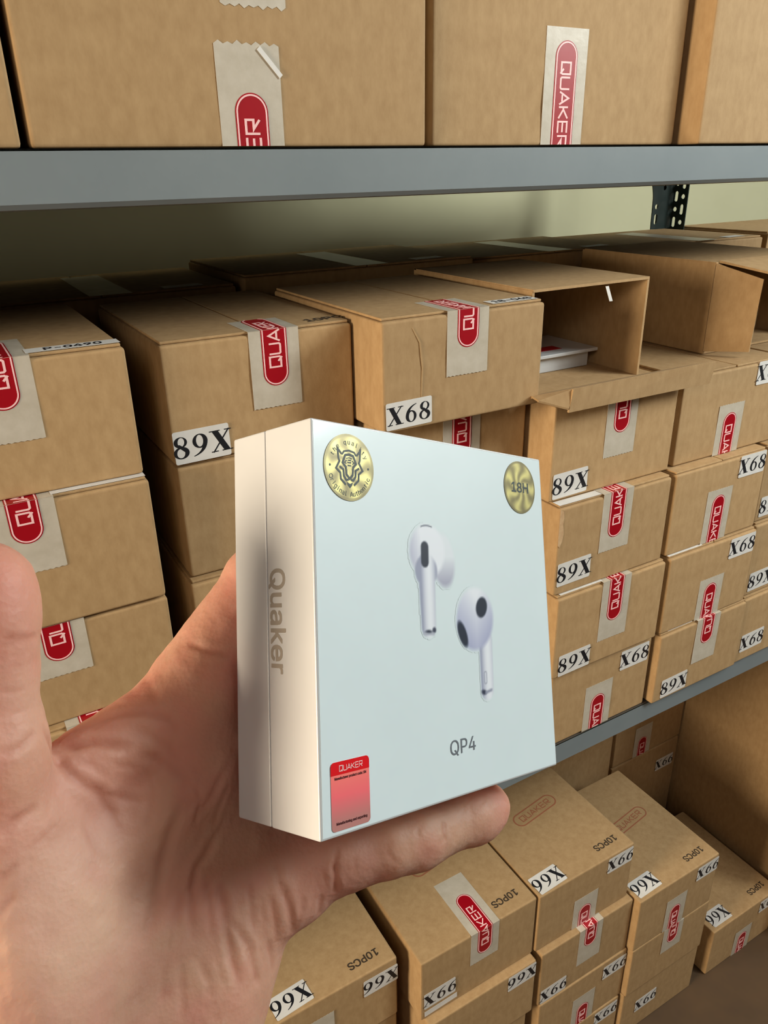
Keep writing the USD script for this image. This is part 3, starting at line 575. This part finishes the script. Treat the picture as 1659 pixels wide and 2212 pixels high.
for yy, x0, x1, tx in ((-86.9, 4.6, 14.9, 'Manufacturer product code: SN'), (-97.2, 4.9, 14.9, 'Manufacturing and exporting')):
    t_ = meshkit.text_mesh(tx, .0006, .00004, True); b = t_.bounds; k = (x1 - x0) * mm / (b[1][0] - b[0][0]); t_.apply_scale((k, 1, 1)); t_.apply_translation((x0 * mm - b[0][0] * k, yy * mm, .0002)); part(g, 'sticker_lettering', t_, 'sticker_ink', False)

# ---------------------------------------------------------------- the hand: one continuous surface, in the box's axes, millimetres
def surface_nets(sd, lo, h):
    nx,ny,nz=sd.shape
    ins=sd<0
    cs=[(i,j,k) for i in(0,1) for j in(0,1) for k in(0,1)]
    blk=lambda a,c:a[c[0]:nx-1+c[0],c[1]:ny-1+c[1],c[2]:nz-1+c[2]]
    tot=sum(blk(ins,c).astype(np.int8) for c in cs)
    act=np.argwhere((tot>0)&(tot<8))
    idx=-np.ones((nx-1,ny-1,nz-1),np.int64); idx[tuple(act.T)]=np.arange(len(act))
    P=np.zeros((len(act),3));N=np.zeros(len(act))
    val={c:sd[act[:,0]+c[0],act[:,1]+c[1],act[:,2]+c[2]] for c in cs}
    for a in cs:
        for ax in range(3):
            if a[ax]: continue
            b=list(a);b[ax]=1;b=tuple(b)
            va,vb=val[a],val[b];m=(va<0)!=(vb<0)
            t=np.where(m,va/np.where(m,va-vb,1),0)
            p=np.tile(np.array(a,float),(len(act),1));p[:,ax]+=t
            P[m]+=p[m];N[m]+=1
    V=lo+(act+P/N[:,None])*h
    F=[]
    for ax in range(3):
        u,v=(ax+1)%3,(ax+2)%3
        sl0=[slice(None)]*3;sl1=[slice(None)]*3;sl0[ax]=slice(0,-1);sl1[ax]=slice(1,None)
        a,b=ins[tuple(sl0)],ins[tuple(sl1)]
        e=np.argwhere(a!=b);e=e[(e[:,u]>0)&(e[:,v]>0)&(e[:,u]<sd.shape[u]-1)&(e[:,v]<sd.shape[v]-1)]
        def g(du,dv):
            q=e.copy();q[:,u]-=du;q[:,v]-=dv;return idx[tuple(q.T)]
        q=np.stack([g(1,1),g(0,1),g(0,0),g(1,0)],1)
        fl=~a[tuple(e.T)]
        q[fl]=q[fl][:,::-1]
        F+=[q[:,[0,1,2]],q[:,[0,2,3]]]
    return V,np.vstack(F)
def hand_sdf(h):
    lo=np.array([-165.,-450,-110]);hi=np.array([112.,5,42])
    n=np.ceil((hi-lo)/h).astype(int)+1
    ax=[lo[i]+h*np.arange(n[i]) for i in range(3)]
    D=np.full(n,30.)
    def prim(pts,r,k,fn=None,sub=False):
        pts=np.array(pts,float);m=max(np.atleast_1d(r))+3*k+2
        b0=np.clip(np.floor((pts.min(0)-m-lo)/h).astype(int),0,n-1);b1=np.clip(np.ceil((pts.max(0)+m-lo)/h).astype(int)+1,1,n)
        s=tuple(slice(a,b) for a,b in zip(b0,b1))
        X=np.stack(np.meshgrid(*[ax[i][s[i]] for i in range(3)],indexing='ij'),-1)
        d=fn(X);o=D[s]
        if sub:
            d=-d;hh=np.clip(.5-.5*(o-d)/k,0,1);D[s]=o*(1-hh)+d*hh+k*hh*(1-hh)
        else:
            hh=np.clip(.5+.5*(o-d)/k,0,1);D[s]=o*(1-hh)+d*hh-k*hh*(1-hh)
    def cone(a,b,ra,rb,k=4):
        a,b=np.array(a,float),np.array(b,float);ba=b-a;L2=ba@ba
        def f(X):
            t=np.clip((X-a)@ba/L2,0,1)
            q=X-a-t[...,None]*ba
            return np.sqrt((q**2).sum(-1))-(ra+(rb-ra)*t*t*(3-2*t))
        prim([a,b],[ra,rb],k,f)
    def ell(c,r,k,axis=None,sub=False):
        c=np.array(c,float);r=np.array(r,float)
        M=np.eye(3) if axis is None else axis
        def f(X):
            q=(X-c)@M.T
            k0=np.sqrt(((q/r)**2).sum(-1));k1=np.sqrt(((q/r**2)**2).sum(-1))
            return k0*(k0-1)/np.maximum(k1,1e-9)
        prim([c-r.max(),c+r.max()],[0],k,f,sub)
    H=HAND
    for a,b,ra,rb,k in H['cones']: cone(a,b,ra,rb,k)
    for c,r,ang,k,sub in H['ells']:
        ca,sa=np.cos(np.radians(ang)),np.sin(np.radians(ang))
        ell(c,r,k,np.array([[ca,sa,0],[-sa,ca,0],[0,0,1]]),sub)
    return D,lo
def chain(pts,rs,k=2.5): return [(pts[i],pts[i+1],rs[i],rs[i+1],k) for i in range(len(pts)-1)]
HAND=dict(cones=
 [((-62,-272,-44),(-40,-192,-58),31,24,10),((-112,-400,-2),(-62,-272,-44),39,31,10),((-52,-190,-60),(-18,-182,-58),20,20,10),
 ((-38,-168,-56),(-2,-66,-47.5),16,12.5,9),((-30,-172,-55),(8,-84,-48),17,12.8,9),((-18,-174,-54),(16,-102,-47.5),17,12.8,9),((-10,-172,-53),(18,-118,-43),16,11.8,9),
 ((-44,-160,-53),(-57,-92,-44),17,12.5,10),
 # web between thumb and index, palm body
 ((-50,-90,-46),(-4,-70,-47),9.5,11,7),((-50,-112,-46),(-6,-90,-48),11,12,8),((-44,-130,-47),(4,-112,-47),12,12,9)]
 +chain([(-57,-92,-44),(-60,-60,-41),(-61,-39,-39)],[12.2,10.9,9.6])
 +chain([(-2,-66,-47.5),(15,-38,-43.2),(35,-25,-42),(53,-16,-41.2)],[12.4,9.6,8.6,7.4])
 +chain([(8,-84,-48),(42,-62,-43.2),(68,-50,-42.2),(88,-43,-41.5)],[12,9.6,8.8,7.6])
 +chain([(16,-102,-48),(46,-88,-43),(70,-80,-42),(88,-76,-41.5)],[12,9.2,8.4,7.2])
 +chain([(19,-118,-42),(45,-116,-24.5),(67,-115,-21.5),(87.5,-113.5,-20)],[11.5,8.9,8.3,7.6]),
 ells=[((-46,-122,-43),(17,34,13),6,9,False),((-3,-148,-45),(14,26,13),-14,9,False),
  ((33,-117,-31),(12,9.5,9.5),0,5,False),((56,-116,-22),(10,9.4,9.2),0,5,False),((80,-114.3,-19.5),(11,8.8,8.6),0,5,False),
  ((-60,-46,-37),(9.6,14,9.5),0,5,False),((-58,-76,-40),(11,13,11),0,5,False),
  ((20,-126,-36),(11,8,8),0,6,False)])
CREASES = [
([(-61.6, -50.3, -27.6), (-57.2, -50.1, -27.9), (-52.3, -50.2, -30.9)], 0.45, 0.8, 0.5),
([(-61.6, -51.8, -27.8), (-56.7, -51.2, -28.2), (-53.4, -51.3, -30.0)], 0.25, 0.7, 0.3),
([(-61.0, -61.1, -29.5), (-58.1, -61.2, -29.7), (-54.9, -61.3, -30.7)], 0.2, 0.8, 0.2),
([(-60.5, -73.8, -28.9), (-56.1, -72.7, -29.0), (-52.4, -70.1, -30.9)], 0.5, 1.0, 0.35),
([(-50.6, -69.4, -32.4), (-48.7, -72.6, -33.5), (-43.5, -79.7, -39.2), (-42.3, -81.8, -37.6), (-39.1, -84.8, -36.5), (-35.7, -87.0, -36.9), (-31.9, -93.0, -37.7), (-30.8, -98.0, -35.8)], 0.9, 1.2, 0.6),
([(-42.4, -76.4, -44.0), (-39.5, -76.4, -41.1), (-36.1, -75.9, -39.8), (-33.0, -76.6, -38.0), (-29.7, -77.6, -36.9), (-27.9, -78.9, -36.4)], 1.2, 1.3, 0.75),
([(-27.4, -79.2, -36.3), (-22.0, -81.5, -36.6), (-18.0, -84.2, -36.2), (-13.2, -89.2, -34.5)], 0.4, 1.2, 0.3),
([(-32.5, -72.1, -42.8), (-28.4, -70.6, -41.7), (-24.1, -70.7, -39.2), (-20.7, -71.5, -37.5), (-17.8, -72.8, -36.3), (-15.4, -76.6, -35.4)], 0.55, 1.1, 0.4),
([(-26.4, -74.4, -37.4), (-23.7, -75.5, -36.6), (-18.2, -79.3, -36.0), (-15.4, -84.3, -35.6)], 0.35, 1, 0.25),
([(-8.8, -54.8, -42.5), (-7.4, -55.5, -39.7), (-5.5, -56.9, -37.2), (-0.0, -58.4, -34.7)], 0.7, 1.1, 0.45),
([(-16.9, -62.9, -49.4), (-19.3, -66.4, -41.2), (-20.2, -69.4, -38.6)], 0.25, 1.2, 0.15),
([(-35.7, -87.0, -36.9), (-29.2, -89.8, -38.0), (-23.9, -91.7, -36.4)], 0.4, 0.9, 0.3),
([(-14.8, -91.4, -34.5), (-16.5, -95.8, -34.4), (-18.7, -100.2, -34.7), (-20.4, -107.3, -35.5), (-22.5, -115.1, -34.6), (-26.4, -123.9, -33.4)], 0.9, 1.6, 0.35),
([(-2.7, -100.8, -34.9), (-5.5, -103.5, -34.8), (-8.3, -106.8, -34.5), (-11.5, -109.6, -34.2), (-13.2, -113.9, -33.5), (-13.7, -120.5, -33.2), (-12.2, -127.3, -34.2)], 0.7, 1.1, 0.4),
([(-15.4, -113.4, -33.9), (-17.0, -117.8, -33.4), (-17.6, -122.7, -33.4)], 0.4, 1, 0.25),
([(-8.2, -93.6, -34.0), (-10.1, -95.8, -34.1), (-11.6, -98.6, -34.4)], 0.35, 0.9, 0.25),
([(-5.5, -114.0, -33.1), (-3.8, -122.2, -33.4), (-3.3, -127.1, -33.1), (-2.8, -133.7, -31.8), (-1.7, -140.9, -30.6)], 1.1, 1.2, 0.6),
([(-2.7, -123.8, -33.3), (0.6, -129.4, -32.3), (3.9, -134.9, -31.3)], 0.6, 1, 0.4),
([(-10.8, -131.1, -34.1), (-9.4, -136.5, -33.0), (-8.8, -140.9, -31.9)], 0.4, 1.1, 0.25),
([(-19.9, -128.5, -34.2), (-20.1, -133.3, -35.2), (-19.8, -138.7, -35.8)], 0.35, 1.1, 0.2),
([(-40.5, -92.3, -35.4), (-37.0, -99.2, -34.1), (-33.5, -104.0, -33.9)], 0.25, 1, 0.2),
([(-59.4, -90.3, -31.1), (-56.2, -87.8, -30.8), (-51.3, -85.9, -32.0)], 0.6, 1.1, 0.4),
([(-59.2, -99.5, -31.8), (-55.5, -96.3, -30.9)], 0.4, 1, 0.3),
([(-59.1, -105.7, -31.8), (-55.7, -102.5, -30.9)], 0.5, 1, 0.3),
([(-21.4, -88.1, -36.6), (-23.1, -93.0, -35.9), (-24.8, -98.0, -35.3)], 0.3, 1, 0.2),
([(26.4, -111.7, -24.1), (24.6, -116.8, -23.4), (26.7, -124.7, -25.5)], 1.0, 0.9, 0.65),
([(39.7, -111.9, -17.8), (39.0, -115.6, -17.1), (41.4, -118.9, -16.2)], 0.3, 0.9, 0.2),
([(59.4, -110.3, -14.0), (58.3, -112.9, -12.7), (57.8, -116.2, -12.3)], 0.55, 0.9, 0.4),
([(49.4, -110.2, -15.5), (48.4, -114.5, -14.0)], 0.15, 0.8, 0.15),
([(11.8, -118.5, -30.8), (12.5, -122.2, -29.7), (13.7, -127.1, -29.0), (16.1, -133.4, -31.7)], 1.0, 1.1, 0.5),
([(22.1, -123.7, -26.4), (22.5, -127.1, -27.5), (23.2, -130.3, -29.4)], 0.6, 0.9, 0.4),
([(7.7, -132.1, -31.6), (9.9, -138.1, -32.4), (10.4, -142.0, -33.0)], 0.5, 0.9, 0.35),
([(1.6, -132.1, -31.7), (3.3, -137.6, -31.0), (4.4, -142.0, -31.0)], 0.7, 1, 0.4),
([(11.0, -113.9, -31.6), (11.5, -117.2, -31.1), (11.4, -120.5, -30.5)], 0.4, 0.9, 0.25),
([(-8.3, -143.6, -31.4), (-7.7, -146.4, -31.0)], 0.3, 1, 0.2),
([(-26.5, -81.1, -36.3), (-22.6, -85.9, -37.1), (-21.4, -90.9, -36.0)], 0.3, 0.8, 0.2),
([(-11.5, -89.2, -34.3), (-10.4, -93.6, -34.0), (-12.1, -100.2, -34.7)], 0.35, 0.8, 0.2),
([(2.8, -116.7, -32.7), (3.9, -123.9, -32.7), (3.8, -129.3, -32.0)], 0.5, 0.9, 0.3),
([(-8.8, -113.4, -33.3), (-8.3, -120.0, -33.2), (-7.7, -128.3, -33.7)], 0.4, 0.8, 0.25),
([(-18.2, -117.2, -33.5), (-19.3, -124.4, -33.5), (-19.8, -127.1, -33.9)], 0.3, 0.8, 0.2),
([(-1.7, -85.4, -34.3), (-6.1, -91.4, -33.9), (-9.9, -97.4, -34.3)], 0.4, 0.9, 0.25),
([(-1.3, -90.8, -34.1), (-4.4, -95.8, -34.4), (-6.0, -101.8, -34.9)], 0.35, 0.8, 0.25),
([(-32.4, -81.5, -36.4), (-27.5, -82.6, -36.5), (-22.6, -87.5, -37.0)], 0.35, 0.8, 0.25),
([(-41.2, -79.5, -38.7), (-37.8, -80.4, -37.3), (-33.6, -84.3, -36.5)], 0.3, 0.8, 0.2),
([(8.8, -121.1, -31.5), (9.6, -127.6, -30.7), (10.9, -134.1, -32.0)], 0.5, 0.9, 0.3),
([(17.0, -122.7, -28.0), (16.5, -127.1, -28.2), (16.4, -131.2, -30.0)], 0.4, 0.9, 0.25),
([(29.7, -115.0, -21.2), (30.2, -119.0, -21.1)], 0.25, 0.7, 0.2),
([(-15.4, -131.0, -34.8), (-15.4, -137.6, -34.8), (-15.5, -143.6, -34.1)], 0.35, 0.9, 0.2),
([(-54.3, -94.6, -30.8), (-49.2, -92.1, -31.9), (-45.2, -90.9, -33.7)], 0.2, 0.8, 0.15),
([(-59.5, -56.1, -28.6), (-55.5, -56.2, -29.7)], 0.15, 0.7, 0.12),
([(-58.3, -66.1, -29.9), (-53.3, -65.6, -31.6)], 0.2, 0.8, 0.15)]
NAILS = [((-61, -40, -47.5), (0, 1, 0.1), (-.3, 0, -1), 6.5, 7.5), ((50, -18, -48), (.9, .45, 0), (0, 0, -1), 4.6, 5.2), ((85, -44.5, -48.3), (.95, .3, 0), (0, 0, -1), 4.8, 5.4), ((85, -76.8, -48), (.97, .2, 0), (0, 0, -1), 4.5, 5), ((84, -114, -27), (1, .1, .05), (0, -.1, -1), 4.3, 4.8)]
BLUSH = [((-60, -36, -30), 16, .9), ((88, -114, -18), 12, .9), ((10, -45, -38), 16, .6), ((-38, -86, -36), 18, .6), ((25, -122, -30), 20, .55)]
PALE = [((-52, -112, -30), 22, .8), ((-57, -62, -32), 12, .5)]

D_, lo_ = hand_sdf(1.1)
HV, HF = surface_nets(D_, lo_, 1.1)
hm = trimesh.Trimesh(HV, HF, process=False)
hm = hm.subdivide()
trimesh.smoothing.filter_taubin(hm, lamb=.5, nu=.51, iterations=8)
HV = np.array(hm.vertices); HN = np.array(hm.vertex_normals)
from scipy.spatial import cKDTree
tree = cKDTree(HV)
red = np.zeros(len(HV)); dep = np.zeros(len(HV))
for pts, depth, width, tint in CREASES:
    P = np.array(pts, float)
    seg = np.vstack([P[k] + (P[k + 1] - P[k]) * t for k in range(len(P) - 1) for t in np.linspace(0, 1, max(2, int(np.linalg.norm(P[k + 1] - P[k]) / .4)), endpoint=False)] + [P[-1]])
    tt = np.linspace(0, 1, len(seg)); fade = np.clip(np.minimum(tt, 1 - tt) / .22, 0, 1) ** .7
    ids = sorted(set(k for l in tree.query_ball_point(seg, width * 3.2) for k in l))
    if not ids: continue
    ids = np.array(ids); dd, jj = cKDTree(seg).query(HV[ids])
    g = np.exp(-(dd / width) ** 2) * fade[jj]; sw = np.exp(-((dd - width * 1.9) / width) ** 2) * fade[jj]
    dep[ids] += .66 * depth * (.22 * sw - g); red[ids] = np.maximum(red[ids], .7 * tint * g)
wr = meshkit.fbm(HV * np.array([.16, .16, .16]), 3, 5) - .5
HV = HV + HN * (dep + wr * .9)[:, None]
base = np.array([.47, .265, .185]); pink = np.array([.50, .205, .165]); crs = np.array([.33, .135, .085]); pale = np.array([.62, .41, .31])
w1 = np.clip((meshkit.fbm(HV / 13.0, 3, 9) - .42) * 3.2, 0, 1)
for c, r, a in BLUSH: w1 = np.maximum(w1 * .9, a * np.exp(-(np.linalg.norm(HV - np.array(c), axis=1) / r) ** 2))
w2 = np.zeros(len(HV))
for c, r, a in PALE: w2 = np.maximum(w2, a * np.exp(-(np.linalg.norm(HV - np.array(c), axis=1) / r) ** 2))
col = base * (1 - w1[:, None]) + pink * w1[:, None]; col = col * (1 - w2[:, None]) + pale * w2[:, None]; rr_ = np.clip(red, 0, 1)[:, None]; col = col * (1 - rr_) + crs * rr_
hand = thing('hand', 'left hand of a person, palm open, holding the white box on its fingers', 'hand', BOX)
sk = trimesh.Trimesh(HV * mm, hm.faces, process=False)
path = numbered(hand, 'skin')
vn = np.array(sk.vertex_normals)
gm = usdkit.mesh(stage, path, sk, M['skin'], smooth=True)
UsdGeom.PrimvarsAPI(gm).CreatePrimvar('Cd', Sdf.ValueTypeNames.Color3fArray, 'vertex').Set(Vt.Vec3fArray.FromNumpy(col.astype(np.float32)))
for c, ax, nrm, w_, l_ in NAILS:
    ax, nrm = np.array(ax, float), np.array(nrm, float); ax /= np.linalg.norm(ax); nrm -= ax * (nrm @ ax); nrm /= np.linalg.norm(nrm); sd = np.cross(ax, nrm)
    A, B = np.meshgrid(np.linspace(-1, 1, 13), np.linspace(-1, 1, 13), indexing='ij'); A, B = A.ravel(), B.ravel(); B2 = B * np.sqrt(np.clip(1 - np.abs(A) ** 4 * .45, 0, 1))
    P = np.array(c) + np.outer(A * w_, sd) + np.outer(B2 * l_, ax) + np.outer(.9 - A * A * w_ * .42, nrm)
    P = np.vstack([P, P - nrm * .9]); i = np.arange(169).reshape(13, 13); q = np.stack([i[:-1, :-1], i[1:, :-1], i[1:, 1:], i[:-1, 1:]], -1).reshape(-1, 4)
    nm = trimesh.Trimesh(P * mm, np.vstack([q[:, [0, 1, 2]], q[:, [0, 2, 3]], 169 + q[:, [2, 1, 0]], 169 + q[:, [3, 2, 0]]]), process=False)
    part(hand, 'fingernail', nm, 'nail', True)
